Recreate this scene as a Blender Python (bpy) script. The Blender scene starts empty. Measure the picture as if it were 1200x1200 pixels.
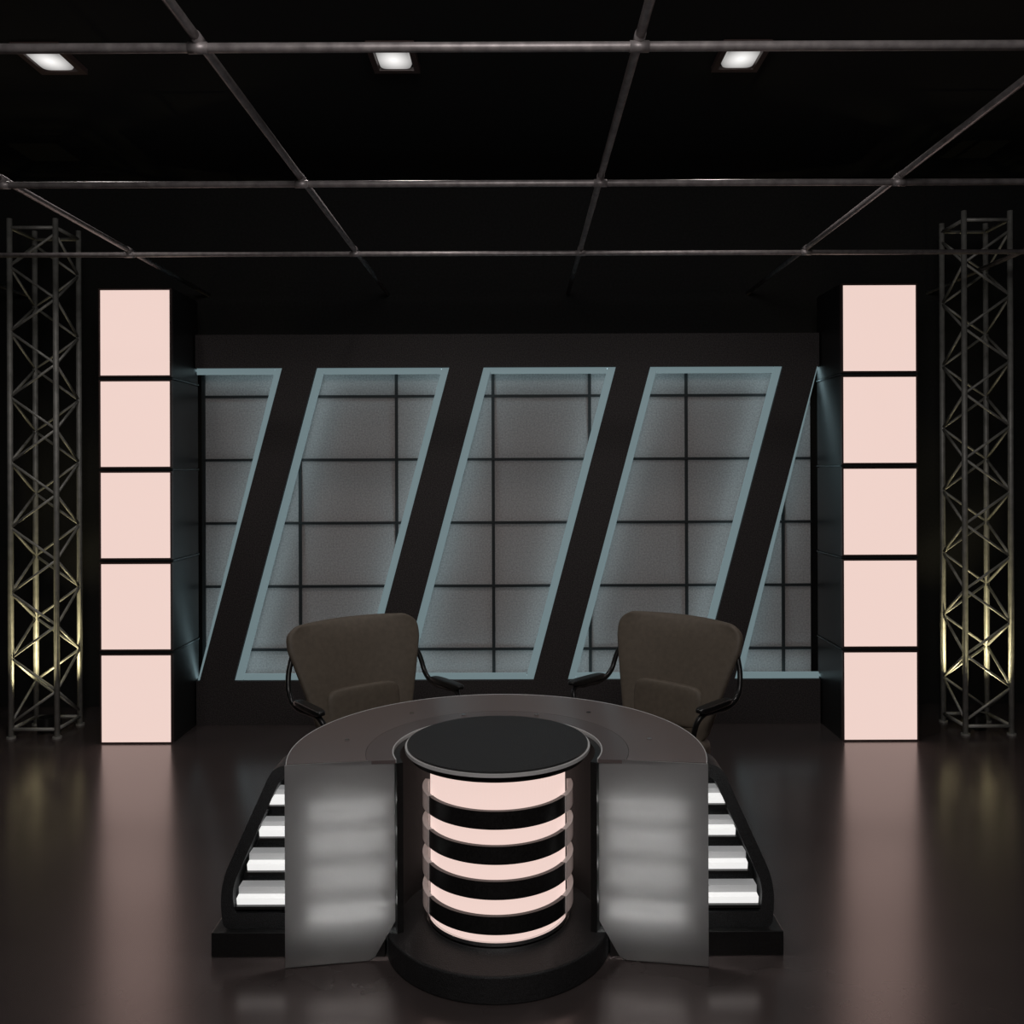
import bpy, bmesh, math
from mathutils import Vector, Matrix
S = bpy.context.scene
S.view_settings.view_transform = 'Standard'
S.view_settings.look = 'None'
COL = S.collection
rad = math.radians

# ---------------------------------------------------------------- materials
def mat(name, color, rough=0.5, metal=0.0, emis=None, es=0.0, noise=None, bump=0.0, spec=0.5, alpha=1.0, coat=0.0, ior=1.5):
    m = bpy.data.materials.new(name); m.use_nodes = True
    nt = m.node_tree; b = nt.nodes['Principled BSDF']
    b.inputs['Base Color'].default_value = (*color, 1)
    b.inputs['Roughness'].default_value = rough
    b.inputs['Metallic'].default_value = metal
    b.inputs['Specular IOR Level'].default_value = spec
    b.inputs['Alpha'].default_value = alpha
    b.inputs['Coat Weight'].default_value = coat
    b.inputs['IOR'].default_value = ior
    if emis:
        b.inputs['Emission Color'].default_value = (*emis, 1)
        b.inputs['Emission Strength'].default_value = es
    if noise:
        sc, amt = noise
        tc = nt.nodes.new('ShaderNodeTexCoord'); n = nt.nodes.new('ShaderNodeTexNoise')
        n.inputs['Scale'].default_value = sc; n.inputs['Detail'].default_value = 6
        nt.links.new(tc.outputs['Object'], n.inputs['Vector'])
        r = nt.nodes.new('ShaderNodeMapRange')
        r.inputs['From Min'].default_value = .3; r.inputs['From Max'].default_value = .7
        r.inputs['To Min'].default_value = 1-amt; r.inputs['To Max'].default_value = 1+amt
        nt.links.new(n.outputs['Fac'], r.inputs['Value'])
        mx = nt.nodes.new('ShaderNodeVectorMath'); mx.operation = 'SCALE'
        mx.inputs[0].default_value = color
        nt.links.new(r.outputs[0], mx.inputs['Scale']); nt.links.new(mx.outputs[0], b.inputs['Base Color'])
        if bump:
            bp = nt.nodes.new('ShaderNodeBump'); bp.inputs['Strength'].default_value = bump
            bp.inputs['Distance'].default_value = .004
            nt.links.new(n.outputs['Fac'], bp.inputs['Height']); nt.links.new(bp.outputs[0], b.inputs['Normal'])
    return m

def frosted(name, color, trans, gloss_rough=.35, clear=.1, fade=None, ior=1.5):
    m = bpy.data.materials.new(name); m.use_nodes = True
    nt = m.node_tree; nt.nodes.clear()
    o = nt.nodes.new('ShaderNodeOutputMaterial')
    d = nt.nodes.new('ShaderNodeBsdfDiffuse'); d.inputs[0].default_value = (*color, 1)
    t = nt.nodes.new('ShaderNodeBsdfTranslucent'); t.inputs[0].default_value = (*[min(1, c*1.4) for c in color], 1)
    g = nt.nodes.new('ShaderNodeBsdfGlossy'); g.inputs['Roughness'].default_value = gloss_rough
    g.inputs[0].default_value = (.9, .9, .9, 1)
    tr = nt.nodes.new('ShaderNodeBsdfTransparent')
    a = nt.nodes.new('ShaderNodeMixShader'); a.inputs[0].default_value = trans
    nt.links.new(d.outputs[0], a.inputs[1]); nt.links.new(t.outputs[0], a.inputs[2])
    b = nt.nodes.new('ShaderNodeMixShader'); b.inputs[0].default_value = clear
    nt.links.new(a.outputs[0], b.inputs[1]); nt.links.new(tr.outputs[0], b.inputs[2])
    if fade:  # the frosting thins out toward the bottom edge of the sheet
        tc = nt.nodes.new('ShaderNodeTexCoord'); sp = nt.nodes.new('ShaderNodeSeparateXYZ'); r = nt.nodes.new('ShaderNodeMapRange')
        r.interpolation_type = 'SMOOTHSTEP'
        nt.links.new(tc.outputs['Object'], sp.inputs[0]); nt.links.new(sp.outputs['Z'], r.inputs['Value'])
        r.inputs['From Min'].default_value = fade[0]; r.inputs['From Max'].default_value = fade[1]
        r.inputs['To Min'].default_value = fade[2]; r.inputs['To Max'].default_value = clear
        nt.links.new(r.outputs[0], b.inputs[0])
    c = nt.nodes.new('ShaderNodeMixShader')
    f = nt.nodes.new('ShaderNodeFresnel'); f.inputs[0].default_value = ior
    nt.links.new(f.outputs[0], c.inputs[0])
    nt.links.new(b.outputs[0], c.inputs[1]); nt.links.new(g.outputs[0], c.inputs[2])
    nt.links.new(c.outputs[0], o.inputs[0])
    return m

PINK = (.86, .645, .585)
M_floor = mat('floor_mat', (.078, .063, .061), rough=.22, noise=(3, .08), spec=.85, ior=1.75)
M_floor.node_tree.nodes['Principled BSDF'].inputs['Specular Tint'].default_value = (1, .86, .83, 1)
M_wall = mat('black_wall_mat', (.014, .014, .014), rough=.9, noise=(60, .3))
M_ceil = mat('black_ceiling_mat', (.001, .001, .001), rough=.95)
M_set = mat('set_face_mat', (.042, .036, .036), rough=.65, noise=(120, .7), bump=.6)
M_panel = mat('set_panel_mat', (.43, .40, .395), rough=.6, noise=(90, .25))
M_mull = mat('mullion_mat', (.012, .014, .015), rough=.6)
M_led = mat('cyan_led_mat', (.1, .12, .13), rough=.5, emis=(.50, .70, .75), es=.27)
M_led2 = mat('cyan_strip_mat', (.1, .12, .13), rough=.5, emis=(.50, .73, .80), es=2.2)
M_pink = mat('pink_lightbox_mat', (.1, .08, .08), rough=.4, emis=PINK, es=1.0)
M_black = mat('black_gloss_mat', (.012, .012, .012), rough=.32, noise=(150, .5), spec=.5)
M_blk2 = mat('black_speckle_mat', (.020, .021, .022), rough=.42, noise=(260, .9), bump=.8)
M_edge = mat('lightbox_edge_mat', (.09, .06, .055), rough=.35)
M_joint_refl = mat('joint_reflection_mat', (.10, .12, .125), rough=.25, metal=.6)  # grey-teal colour stands in for reflections along the column sides
M_steel = mat('truss_steel_mat', (.44, .44, .41), rough=.5, metal=.3, noise=(20, .2))
M_pipe = mat('grid_pipe_mat', (.33, .30, .30), rough=.45, metal=.4, noise=(25, .3))
M_chrome = mat('chrome_mat', (.75, .75, .75), rough=.15, metal=1)
M_satin = mat('satin_trim_mat', (.9, .9, .9), rough=.3, metal=.2)
M_tube = mat('white_tube_mat', (.3, .3, .3), rough=.4, emis=(1, .99, .97), es=.82)
M_tube2 = mat('white_tube_inner_mat', (.3, .3, .3), rough=.4, emis=(1, .99, .97), es=10.0)
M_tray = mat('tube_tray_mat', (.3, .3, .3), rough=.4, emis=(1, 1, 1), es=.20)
M_leather = mat('brown_leather_mat', (.150, .124, .095), rough=.6, noise=(40, .10), bump=.12)
M_plastic = mat('black_plastic_mat', (.012, .012, .012), rough=.35)
M_glassp = frosted('frosted_panel_mat', (.48, .48, .48), .60, .30, .03, fade=(.0, .24, .62), ior=1.6)
M_top = frosted('frosted_top_mat', (.27, .22, .21), .20, .24, .10, ior=1.8)
M_top2 = frosted('frosted_top_inner_mat', (.22, .18, .175), .2, .22, .1, ior=1.8)
M_tab = frosted('glass_highlight_tab_mat', (.9, .88, .87), .5, .15, .05)  # pale glass puts the highlights of the band ends into colour
# lamp lens with a hot centre
M_down = mat('downlight_lens_mat', (.2, .2, .2), rough=.4, emis=(1, .98, .96), es=.8)
nt = M_down.node_tree; tc = nt.nodes.new('ShaderNodeTexCoord'); g = nt.nodes.new('ShaderNodeTexGradient'); g.gradient_type = 'SPHERICAL'
mp = nt.nodes.new('ShaderNodeMapping'); mp.inputs['Scale'].default_value = (8, 6.5, 1)
mr = nt.nodes.new('ShaderNodeMapRange'); mr.inputs['To Min'].default_value = .07; mr.inputs['To Max'].default_value = 1.15
nt.links.new(tc.outputs['Object'], mp.inputs[0]); nt.links.new(mp.outputs[0], g.inputs[0]); nt.links.new(g.outputs['Fac'], mr.inputs[0])
nt.links.new(mr.outputs[0], nt.nodes['Principled BSDF'].inputs['Emission Strength'])

# ---------------------------------------------------------------- helpers
def empty(name, loc=(0, 0, 0), rz=0):
    e = bpy.data.objects.new(name, None); COL.objects.link(e)
    e.location = loc; e.rotation_euler = (0, 0, rz); e.empty_display_size = .2
    return e

def obj(name, bm, m, parent=None, smooth=False, bevel=0, world=True):
    me = bpy.data.meshes.new(name)
    bmesh.ops.recalc_face_normals(bm, faces=bm.faces[:])
    bm.to_mesh(me); bm.free()
    for p in me.polygons: p.use_smooth = smooth
    o = bpy.data.objects.new(name, me); COL.objects.link(o)
    if isinstance(m, (list, tuple)):
        for k in m: me.materials.append(k)
    else: me.materials.append(m)
    if parent:
        o.parent = parent
        if world:  # mesh coordinates are world coordinates: store relative to parent
            me.transform(Matrix.Translation(-Vector(parent.location)))
    if bevel:
        b = o.modifiers.new('bevel', 'BEVEL'); b.width = bevel; b.segments = 3; b.limit_method = 'ANGLE'
    return o

def a_box(bm, x0, x1, y0, y1, z0, z1):
    v = [bm.verts.new((x, y, z)) for x in (x0, x1) for y in (y0, y1) for z in (z0, z1)]
    for f in ((0,1,3,2),(4,6,7,5),(0,4,5,1),(2,3,7,6),(0,2,6,4),(1,5,7,3)):
        bm.faces.new([v[i] for i in f])

def a_prism(bm, poly, y0, y1):  # poly in (x,z)
    A = [bm.verts.new((x, y0, z)) for x, z in poly]; B = [bm.verts.new((x, y1, z)) for x, z in poly]
    n = len(poly)
    bm.faces.new(A); bm.faces.new(B[::-1])
    for i in range(n): bm.faces.new((A[i], B[i], B[(i+1) % n], A[(i+1) % n]))

def a_frame(bm, outer, inner, y0, y1):
    n = len(outer)
    L = [[bm.verts.new((x, y, z)) for x, z in p] for p, y in ((outer, y0), (inner, y0), (outer, y1), (inner, y1))]
    for i in range(n):
        j = (i+1) % n
        bm.faces.new((L[0][i], L[0][j], L[1][j], L[1][i])); bm.faces.new((L[2][i], L[3][i], L[3][j], L[2][j]))
        bm.faces.new((L[0][i], L[2][i], L[2][j], L[0][j])); bm.faces.new((L[1][i], L[1][j], L[3][j], L[3][i]))

def a_tube(bm, p, q, r, n=10):
    p, q = Vector(p), Vector(q); d = (q-p); L = d.length
    mt = Matrix.Translation((p+q)/2) @ d.to_track_quat('Z', 'Y').to_matrix().to_4x4()
    bmesh.ops.create_cone(bm, cap_ends=True, segments=n, radius1=r, radius2=r, depth=L, matrix=mt)

def a_cyl(bm, cx, cy, r, z0, z1, n=96, r2=None):
    bmesh.ops.create_cone(bm, cap_ends=True, segments=n, radius1=r, radius2=r if r2 is None else r2, depth=z1-z0,
                          matrix=Matrix.Translation((cx, cy, (z0+z1)/2)))

def a_arc(bm, cx, cy, r0, r1, a0, a1, z0, z1, n=64, b0=None, b1=None):
    b0 = a0 if b0 is None else b0; b1 = a1 if b1 is None else b1
    rows = []
    for i in range(n+1):
        t = i/n; ao = rad(a0+(a1-a0)*t); ai = rad(b0+(b1-b0)*t)
        o = (cx+r1*math.cos(ao), cy+r1*math.sin(ao)); k = (cx+r0*math.cos(ai), cy+r0*math.sin(ai))
        rows.append([bm.verts.new((*k, z0)), bm.verts.new((*o, z0)), bm.verts.new((*o, z1)), bm.verts.new((*k, z1))])
    for i in range(n):
        for j in range(4):
            bm.faces.new((rows[i][j], rows[i][(j+1) % 4], rows[i+1][(j+1) % 4], rows[i+1][j]))
    bm.faces.new(rows[0]); bm.faces.new(rows[-1][::-1])

def round_poly(pts, r, seg=6):
    out = []; n = len(pts)
    for i in range(n):
        p = Vector(pts[i]); a = Vector(pts[i-1]); b = Vector(pts[(i+1) % n])
        rr = r[i] if isinstance(r, (list, tuple)) else r
        da = (a-p).normalized()*rr; db = (b-p).normalized()*rr
        for k in range(seg+1):
            t = k/seg
            q = (p+da)*(1-t)**2 + p*2*t*(1-t) + (p+db)*t*t
            out.append((q.x, q.y))
    return out

def mk(fn_list, name, m, parent, **kw):
    bm = bmesh.new()
    for f, args in fn_list: f(bm, *args)
    return obj(name, bm, m, parent, **kw)

def smooth_curve(name, pts, r, m, parent, world=False, res=8):
    cu = bpy.data.curves.new(name, 'CURVE'); cu.dimensions = '3D'; cu.bevel_depth = r; cu.bevel_resolution = 4; cu.resolution_u = res
    sp = cu.splines.new('BEZIER'); sp.bezier_points.add(len(pts)-1)
    for b, p in zip(sp.bezier_points, pts):
        b.co = p; b.handle_left_type = b.handle_right_type = 'AUTO'
    cu.use_fill_caps = True
    o = bpy.data.objects.new(name, cu); COL.objects.link(o); cu.materials.append(m); o.parent = parent
    return o

# ---------------------------------------------------------------- room
YB = 6.70; ZC = 4.0; XL, XR, YF = -5.0, 5.0, -2.5
def single(name, args, m):
    bm = bmesh.new(); a_box(bm, *args); return obj(name, bm, m)
single('floor', (XL, XR, YF, YB, -.1, 0), M_floor)
single('ceiling', (XL, XR, YF, YB, ZC, ZC+.1), M_ceil)
single('wall_back', (XL, XR, YB, YB+.1, 0, ZC), M_wall)
single('wall_left', (XL-.1, XL, YF, YB, 0, ZC), M_wall)
single('wall_right', (XR, XR+.1, YF, YB, 0, ZC), M_wall)
single('wall_front', (XL, XR, YF-.1, YF, 0, ZC), M_wall)

# ---------------------------------------------------------------- light columns
def column(x0, x1, ztop):
    y0, y1 = 5.79, 6.27
    e = empty('light_column', ((x0+x1)/2, (y0+y1)/2, 0))
    n = 5; p = ztop/n
    B = bmesh.new(); E = bmesh.new(); F = bmesh.new(); J = bmesh.new()
    for i in range(n):
        z0 = i*p+.010; z1 = (i+1)*p-.010
        if i == 0: z0 = 0
        a_box(B, x0, x1, y0+.03, y1, z0, z1)
        t = .010
        a_frame(E, [(x0, z0), (x1, z0), (x1, z1), (x0, z1)], [(x0+t, z0+t), (x1-t, z0+t), (x1-t, z1-t), (x0+t, z1-t)], y0, y0+.03)
        a_box(F, x0+t, x1-t, y0+.006, y0+.03, z0+t, z1-t)
        if i: a_box(J, x0-.006, x1+.006, y0+.014, y1+.004, i*p-.005, i*p+.005)  # added strips at the joints, side reflections put into their colour
    a_box(B, x0+.01, x1-.01, y0+.04, y1-.01, 0, ztop)
    obj('cabinets', B, M_black, e); obj('bezels', E, M_edge, e); obj('lit_faces', F, M_pink, e); obj('joint_reflection_strips', J, M_joint_refl, e)
column(-2.766, -2.288, 3.01)
column(2.13, 2.630, 3.025)

# ---------------------------------------------------------------- slanted-window backdrop
e = empty('studio_backdrop_wall', (-.08, 6.3, 0))
YW = 6.20; k = 166.1; XA, XBb = -2.280, 2.122
zt, zb, zT = 2.522, .313, 2.756
bars = [((p-608)/k, (p+40-608)/k) for p in (331, 527, 722.5, 918)]
sh = -.59
bm = bmesh.new()
a_box(bm, XA, XBb, YW, YW+.20, zt, zT); a_box(bm, XA, XBb, YW, YW+.20, 0, zb)
for a, b in bars: a_prism(bm, [(a+sh, zb), (b+sh, zb), (b, zt), (a, zt)], YW, YW+.055)
obj('slanted_frame', bm, M_set, e)
def slx(xtop, z): return xtop + sh*(zt-z)/(zt-zb)
def ring(bm, w, ya, yb, ins=0.0):
    for i in range(5):
        L = bars[i-1][1]+ins if i > 0 else None; R = bars[i][0]-ins if i < 4 else None
        if L is not None:
            a_prism(bm, [(slx(L, zb), zb), (slx(L, zb)+w, zb), (min(slx(L, zt)+w, XBb), zt), (slx(L, zt), zt)], ya, yb)
        if R is not None:
            a_prism(bm, [(max(slx(R, zb)-w, XA), zb), (slx(R, zb), zb), (slx(R, zt), zt), (slx(R, zt)-w, zt)], ya, yb)
        h = w*.8
        for z0, z1 in ((zt-h-ins, zt-ins), (zb+ins, zb+h+ins)):
            zc = (z0+z1)/2
            l = slx(L, zc)+w if L is not None else XA
            r = slx(R, zc)-w if R is not None else XBb
            if r-l > .03: a_box(bm, l, r, ya, yb, z0, z1)
bm = bmesh.new(); ring(bm, .055, YW+.03, YW+.045); obj('led_borders', bm, M_led, e)
bm = bmesh.new(); ring(bm, .014, YW+.075, YW+.11, .002); obj('hidden_led_strips', bm, M_led2, e)
yp = YW+.20
bm = bmesh.new(); a_box(bm, XA, XBb, yp, yp+.05, 0, zT); obj('stone_panels', bm, M_panel, e)
bm = bmesh.new(); kp = 1030/yp
for px in (239, 352, 465, 578, 691, 804, 917):
    x = (px-608)/kp; a_box(bm, x-.011, x+.011, yp-.014, yp-.002, zb-.0, zt)
for py in (464, 538, 612, 686, 760):
    z = 1.8-(py-550)/kp; a_box(bm, XA, XBb, yp-.016, yp-.001, z-.009, z+.009)
obj('mullions', bm, M_mull, e)

# ---------------------------------------------------------------- trusses
def truss(xc0, ztop):
    s = .31; y0 = 5.92
    e = empty('truss_tower', (xc0+s/2, y0+s/2, 0))
    bm = bmesh.new(); r = .018
    C = [(xc0, y0), (xc0+s, y0), (xc0+s, y0+s), (xc0, y0+s)]
    for x, y in C: a_tube(bm, (x, y, .012), (x, y, ztop), r, 12)
    pitch = .44
    for f in range(4):
        a = C[f]; b = C[(f+1) % 4]
        for z in (.06, ztop-.06): a_tube(bm, (*a, z), (*b, z), .012)
        z = .10
        if f % 2: a, b = b, a
        while z+pitch/2 < ztop-.05:
            a_tube(bm, (*a, z), (*b, z+pitch/2), .009, 8)
            if z+pitch < ztop-.05: a_tube(bm, (*b, z+pitch/2), (*a, z+pitch), .009, 8)
            z += pitch
    obj('truss_tubes', bm, M_steel, e, smooth=True)
    bm = bmesh.new()
    for x, y in C:
        a_cyl(bm, x, y, .03, 0, .012, 20)
    obj('feet', bm, M_steel, e)
    # small dark uplight standing on the floor inside the tower (lamp recessed in the can)
    bm = bmesh.new(); cx, cy = xc0+s/2, y0+s/2
    a_arc(bm, cx, cy, .05, .06, 0, 360, 0, .10, 32); a_cyl(bm, cx, cy, .05, 0, .03, 32); obj('uplight_can', bm, M_plastic, e)
    l = bpy.data.lights.new('uplight', 'SPOT'); l.energy = 22; l.color = (1, .87, .5); l.spot_size = rad(80); l.spot_blend = .6; l.shadow_soft_size = .03
    o = bpy.data.objects.new('uplight_lamp', l); COL.objects.link(o); o.parent = e; o.location = (0, 0, .09); o.rotation_euler = (rad(180), 0, 0)
truss((12-608)/1030*5.92, 3.50)
truss((1130.5-608)/1030*5.92, 3.53)

# ---------------------------------------------------------------- ceiling pipe grid
e = empty('lighting_pipe_grid', (0, 4, 3.11))
Hc = 1.31; zg = 1.8+Hc
bm = bmesh.new(); cl = bmesh.new()
ys = [1030*Hc/q for q in (495, 335, 253, 203)]
dy = ys[1]-ys[0]; ys = [ys[0]-2*dy, ys[0]-dy] + ys[:3]
xsP = [(751-608)/495*Hc + i*1.045*Hc for i in range(-3, 4)]
for y in ys: a_tube(bm, (XL, y, zg), (XR, y, zg), .015, 14)
for x in xsP: a_tube(bm, (x, YF, zg+.026), (x, YB, zg+.026), .015, 14)
for y in ys:
    for x in xsP:
        a_tube(cl, (x-.03, y, zg), (x+.03, y, zg), .018, 14)
        a_tube(cl, (x, y-.03, zg+.026), (x, y+.03, zg+.026), .018, 14)
obj('pipes', bm, M_pipe, e, smooth=True); obj('clamps', cl, M_pipe, e, smooth=True)

# ---------------------------------------------------------------- downlights
for px in (60, 463, 870):
    y = 4.66; x = (px-608)/1030*y
    e = empty('recessed_downlight', (x, y, ZC))
    bm = bmesh.new()
    sq = lambda q, r: [(-q, -r), (q, -r), (q, r), (-q, r)]
    n0 = [[bm.verts.new((x+a, y+b, z)) for a, b in sq(q, r)] for q, r, z in ((.125, .155, ZC), (.125, .155, ZC-.03), (.095, .12, ZC-.03), (.09, .115, ZC-.012))]
    for a, b in zip(n0, n0[1:]):
        for i in range(4): bm.faces.new((a[i], a[(i+1) % 4], b[(i+1) % 4], b[i]))
    obj('housing', bm, M_edge, e)
    bm = bmesh.new()
    pl = round_poly(sq(.088, .112), .04)
    A = [bm.verts.new((x+a, y+b, ZC-.012)) for a, b in pl]; B = [bm.verts.new((x+a*.93, y+b*.93, ZC-.028)) for a, b in pl]
    for i in range(len(A)): bm.faces.new((A[i], A[(i+1) % len(A)], B[(i+1) % len(A)], B[i]))
    bm.faces.new(B)
    obj('lens', bm, M_down, e, smooth=False)
    l = bpy.data.lights.new('downlight', 'SPOT'); l.energy = 34; l.spot_size = rad(120); l.spot_blend = .9; l.shadow_soft_size = .07; l.color = (1, .93, .90)
    o = bpy.data.objects.new('downlight_lamp', l); COL.objects.link(o); o.parent = e; o.location = (0, 0, -.06)

# ---------------------------------------------------------------- news desk
cx, cy = -.085, 3.375
D = empty('news_desk', (cx, cy, 0))
def P(name, m, items, **kw): return mk(items, name, m, D, **kw)
P('podium_base', M_blk2, [(a_cyl, (cx, cy, .4275, 0, .097, 128))], bevel=.008)
P('plinth', M_black, [(a_box, (cx-1.058, cx-.415, 3.247, 3.60, 0, .091)), (a_box, (cx+.415, cx+1.058, 3.247, 3.60, 0, .091))], bevel=.004)
P('podium_shell', M_black, [(a_arc, (cx, cy, .372, .395, -22, 202, .097, .722, 96))])
P('lit_drum', M_pink, [(a_cyl, (cx, cy, .258, .125, .715, 96))], smooth=False)
P('drum_foot_ring', M_chrome, [(a_cyl, (cx, cy, .272, .097, .108, 96)), (a_cyl, (cx, cy, .268, .112, .125, 96))])
P('drum_cap', M_black, [(a_cyl, (cx, cy, .275, .70, .722, 96))])
bb = bmesh.new(); tb = bmesh.new()
for i in range(4):
    z0 = .532-i*.1235; z1 = z0+.064
    a_arc(bb, cx, cy, .268, .284, 208, 332, z0, z1, 64)
    a_arc(tb, cx, cy, .270, .288, 170, 208, z0, z1, 12)
    a_arc(tb, cx, cy, .270, .288, -28, 10, z0, z1, 12)
obj('drum_bands', bb, M_black, D); obj('band_highlight_tabs', tb, M_tab, D)
P('drum_top', M_blk2, [(a_cyl, (cx, cy, .345, .735, .758, 128))])
P('drum_top_trim', M_satin, [(a_arc, (cx, cy, .34, .353, 0, 360, .739, .751, 128))], smooth=False)
P('drum_top_underside', M_black, [(a_cyl, (cx, cy, .335, .716, .737, 128))])
P('worktop_outer', M_top, [(a_arc, (cx, cy, .50, .784, -14, 194, .722, .735, 96, -18.5, 198.5))], smooth=False)
P('worktop_inner', M_top2, [(a_arc, (cx, cy, .40, .4985, -18.6, 198.6, .722, .735, 96, -22, 202))], smooth=False)
P('worktop_rim', M_satin, [(a_arc, (cx, cy, .396, .4005, -21, 201, .722, .7365, 96)), (a_arc, (cx, cy, .784, .787, -14, 194, .722, .7365, 96))])
st = bmesh.new()
for a in (8, 50, 130, 172):
    a_cyl(st, cx+.60*math.cos(rad(a)), cy+.60*math.sin(rad(a)), .010, .735, .740, 20)
for a in (70, 110):
    a_cyl(st, cx+.46*math.cos(rad(a)), cy+.46*math.sin(rad(a)), .010, .735, .740, 20)
obj('worktop_fixings', st, M_chrome, D)
for sgn, nm in ((-1, 'l'), (1, 'r')):
    bm = bmesh.new()
    N = 16; xo, xi = .764, .376
    def py(x):
        t = (xo-x)/(xo-xi); return 3.17+.060*t
    cols = []
    for i in range(N+1):
        x = xo+(xi-xo)*i/N
        zl = .004 if x > .455 else .004+(.455-x)/(.455-xi)*.135
        y = py(x)
        cols.append([bm.verts.new((cx+sgn*x, y, zl)), bm.verts.new((cx+sgn*x, y, .734)),
                     bm.verts.new((cx+sgn*x, y+.008, .734)), bm.verts.new((cx+sgn*x, y+.008, zl))])
    for a, b in zip(cols, cols[1:]):
        for j in range(4): bm.faces.new((a[j], a[(j+1) % 4], b[(j+1) % 4], b[j]))
    bm.faces.new(cols[0]); bm.faces.new(cols[-1][::-1])
    obj('front_panel_'+nm, bm, M_glassp, D)
    outer = [(.40, .092), (1.022, .092), (1.037, .25), (.832, .70), (.40, .70)]
    inner = [(.41, .150), (.978, .150), (.990, .243), (.806, .652), (.41, .652)]
    R1 = [.01, .03, .09, .05, .01]; R2 = [.01, .01, .05, .03, .01]
    O = [(cx+sgn*x, z) for x, z in round_poly(outer, R1)]; I = [(cx+sgn*x, z) for x, z in round_poly(inner, R2)]
    bm = bmesh.new(); a_frame(bm, O, I, 3.272, 3.40); a_prism(bm, O, 3.40, 3.42)
    obj('tube_frame_'+nm, bm, M_blk2, D)
    tb = bmesh.new(); ty = bmesh.new(); sv = bmesh.new(); tb2 = bmesh.new()
    for i, (z0, z1, xe) in enumerate(((.549, .597, .852), (.430, .478, .890), (.303, .358, .935), (.175, .232, .975))):
        for xa, xb, tt in ((.415, .69, tb2), (.755, xe, tb)):
            ya_ = 3.288 if tt is tb else 3.262        # inner tubes run parallel to the glass
            yb_ = ya_ if tt is tb else 3.222
            dz = .026 if tt is tb else .012
            zo = 0 if tt is tb else .008
            ends = []
            for xx, yy in ((xa, ya_), (xb, yb_)):
                pts = [(yy, z0+zo), (yy-.006, z0+zo+dz), (yy+.022, z0+zo+dz+.004), (yy+.022, z0+zo)]
                ends.append([tt.verts.new((cx+sgn*xx, y, z)) for y, z in pts])
            A, B = ends
            tt.faces.new(A); tt.faces.new(B[::-1])
            for q in range(4): tt.faces.new((A[q], B[q], B[(q+1) % 4], A[(q+1) % 4]))
            if tt is tb:
                X = sorted((cx+sgn*xa, cx+sgn*xb)); a_box(ty, X[0], X[1], 3.31, 3.36, z0+.028, z1)
        X = sorted((cx+sgn*.412, cx+sgn*(xe+.005)))
        a_box(sv, X[0], X[1], 3.275, 3.40, z0-.012, z0-.001)
    obj('tubes_outer_'+nm, tb, M_tube, D); obj('tubes_inner_'+nm, tb2, M_tube2, D)
    obj('tube_trays_'+nm, ty, M_tray, D); obj('tube_shelves_'+nm, sv, M_plastic, D)

# ---------------------------------------------------------------- chairs (local: +Y forward)
def pillow(name, w, h, d, center, rotx, m, e, pw=3.0):
    bm = bmesh.new()
    bmesh.ops.create_cube(bm, size=2)
    bmesh.ops.subdivide_edges(bm, edges=bm.edges[:], cuts=9, use_grid_fill=True)
    R = Matrix.Rotation(rotx, 3, 'X')
    for v in bm.verts:
        c = v.co
        n = (abs(c.x)**pw+abs(c.y)**pw+abs(c.z)**pw)**(1/pw)
        q = c/n
        v.co = R @ Vector((q.x*w/2, q.y*d/2, q.z*h/2)) + Vector(center)
    return obj(name, bm, m, e, smooth=True, world=False)

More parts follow.
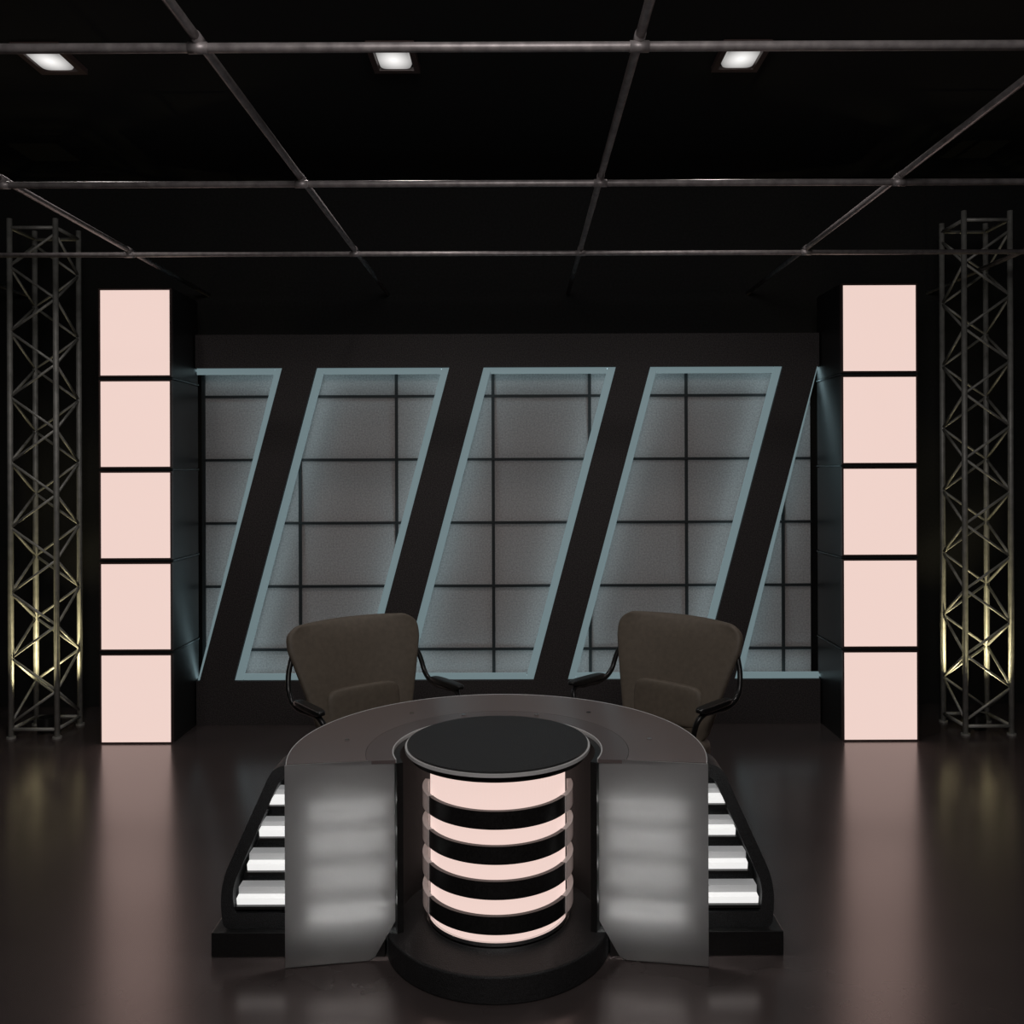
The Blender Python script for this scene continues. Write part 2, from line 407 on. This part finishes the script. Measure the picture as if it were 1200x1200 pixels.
def chair(loc, rz):
    e = empty('office_chair', loc, rz)
    bm = bmesh.new(); NU, NV = 24, 24
    def half(t):
        w = .235 + .130*min(1, t/.80)**1.1
        if t > .88: w -= .07*((t-.88)/.12)**2.6
        if t < .10: w -= .07*((.10-t)/.10)**2
        return w
    def pos(u, t, side):
        hw = half(t); x = u*hw
        z = .47 + .585*t - .004*(abs(u)**2)*t
        y = .085*(1-t)**1.5 - .06*t + .070*(u*u) + .02*math.sin(t*math.pi)
        edge = (1-abs(u)**5)*(1-abs(2*t-1)**7)
        th = .018+.032*max(edge, 0)
        return Vector((x, y+th*side, z))
    G = {}
    for s in (1, -1):
        for i in range(NU+1):
            for j in range(NV+1):
                G[s, i, j] = bm.verts.new(pos(-1+2*i/NU, j/NV, s))
    for i in range(NU):
        for j in range(NV):
            bm.faces.new((G[1,i,j], G[1,i+1,j], G[1,i+1,j+1], G[1,i,j+1]))
            bm.faces.new((G[-1,i,j], G[-1,i,j+1], G[-1,i+1,j+1], G[-1,i+1,j]))
    for j in range(NV):
        bm.faces.new((G[1,0,j], G[1,0,j+1], G[-1,0,j+1], G[-1,0,j])); bm.faces.new((G[1,NU,j], G[-1,NU,j], G[-1,NU,j+1], G[1,NU,j+1]))
    for i in range(NU):
        bm.faces.new((G[1,i,0], G[-1,i,0], G[-1,i+1,0], G[1,i+1,0])); bm.faces.new((G[1,i,NV], G[1,i+1,NV], G[-1,i+1,NV], G[-1,i,NV]))
    o = obj('backrest', bm, M_leather, e, smooth=True, world=False)
    o.modifiers.new('sub', 'SUBSURF').levels = 1; o.modifiers['sub'].render_levels = 1
    pillow('lumbar_cushion', .40, .20, .06, (-.0, .110, .640), rad(8), M_leather, e, 5)
    pillow('seat_cushion', .52, .50, .12, (0, .30, .455), rad(90), M_leather, e, 4.5)
    for s in (-1, 1):
        smooth_curve('arm_tube', [(s*.335, .02, .90), (s*.365, .05, .82), (s*.375, .09, .735), (s*.375, .17, .70), (s*.37, .30, .70),
                                  (s*.365, .40, .69), (s*.34, .41, .62), (s*.28, .33, .47), (s*.18, .29, .40)], .013, M_plastic, e)
        pillow('arm_pad', .055, .27, .03, (s*.372, .29, .725), rad(90), M_plastic, e, 4)
    bm = bmesh.new()
    a_cyl(bm, 0, .27, .028, .09, .38, 24); a_cyl(bm, 0, .27, .045, .09, .20, 24)
    a_box(bm, -.19, .19, .16, .40, .375, .40)
    a_box(bm, -.03, .03, .02, .2, .38, .40); a_box(bm, -.03, .03, .01, .035, .38, .56)
    for i in range(5):
        a = rad(90+72*i); c, s_ = math.cos(a), math.sin(a)
        a_tube(bm, (0, .27, .11), (.27*c, .27+.27*s_, .075), .018, 12)
        a_tube(bm, (.27*c, .27+.27*s_, .08), (.27*c, .27+.27*s_, .045), .010, 10)
        t = Vector((-s_, c, 0))*.02; p = Vector((.27*c, .27+.27*s_, .028))
        a_tube(bm, p-t, p+t, .027, 20)
    obj('pedestal', bm, M_plastic, e, world=False, smooth=False)
chair((-.84, 4.43, 0), math.atan2(-.62, -.785))
chair((.815, 4.45, 0), math.atan2(.69, -.72))

# ---------------------------------------------------------------- lights
def area(name, loc, target, size, power, color):
    l = bpy.data.lights.new(name, 'AREA'); l.size = size; l.energy = power; l.color = color
    o = bpy.data.objects.new(name, l); COL.objects.link(o); o.location = loc
    o.rotation_euler = (Vector(target)-Vector(loc)).to_track_quat('-Z', 'Y').to_euler()
area('studio_key_light', (0, .3, 3.6), (0, 5.5, .8), 1.6, 58, (1, .95, .93))
W = bpy.data.worlds.new('World'); S.world = W; W.use_nodes = True
W.node_tree.nodes['Background'].inputs[0].default_value = (.01, .01, .01, 1)

# ---------------------------------------------------------------- camera
c = bpy.data.cameras.new('Camera'); co = bpy.data.objects.new('Camera', c); COL.objects.link(co)
co.location = (0, 0, 1.8); co.rotation_euler = (rad(90), rad(.2), 0)
c.sensor_width = 36; c.lens = 36*1030/1200; c.shift_x = -8/1200; c.shift_y = -50/1200
c.clip_start = .05
S.camera = co
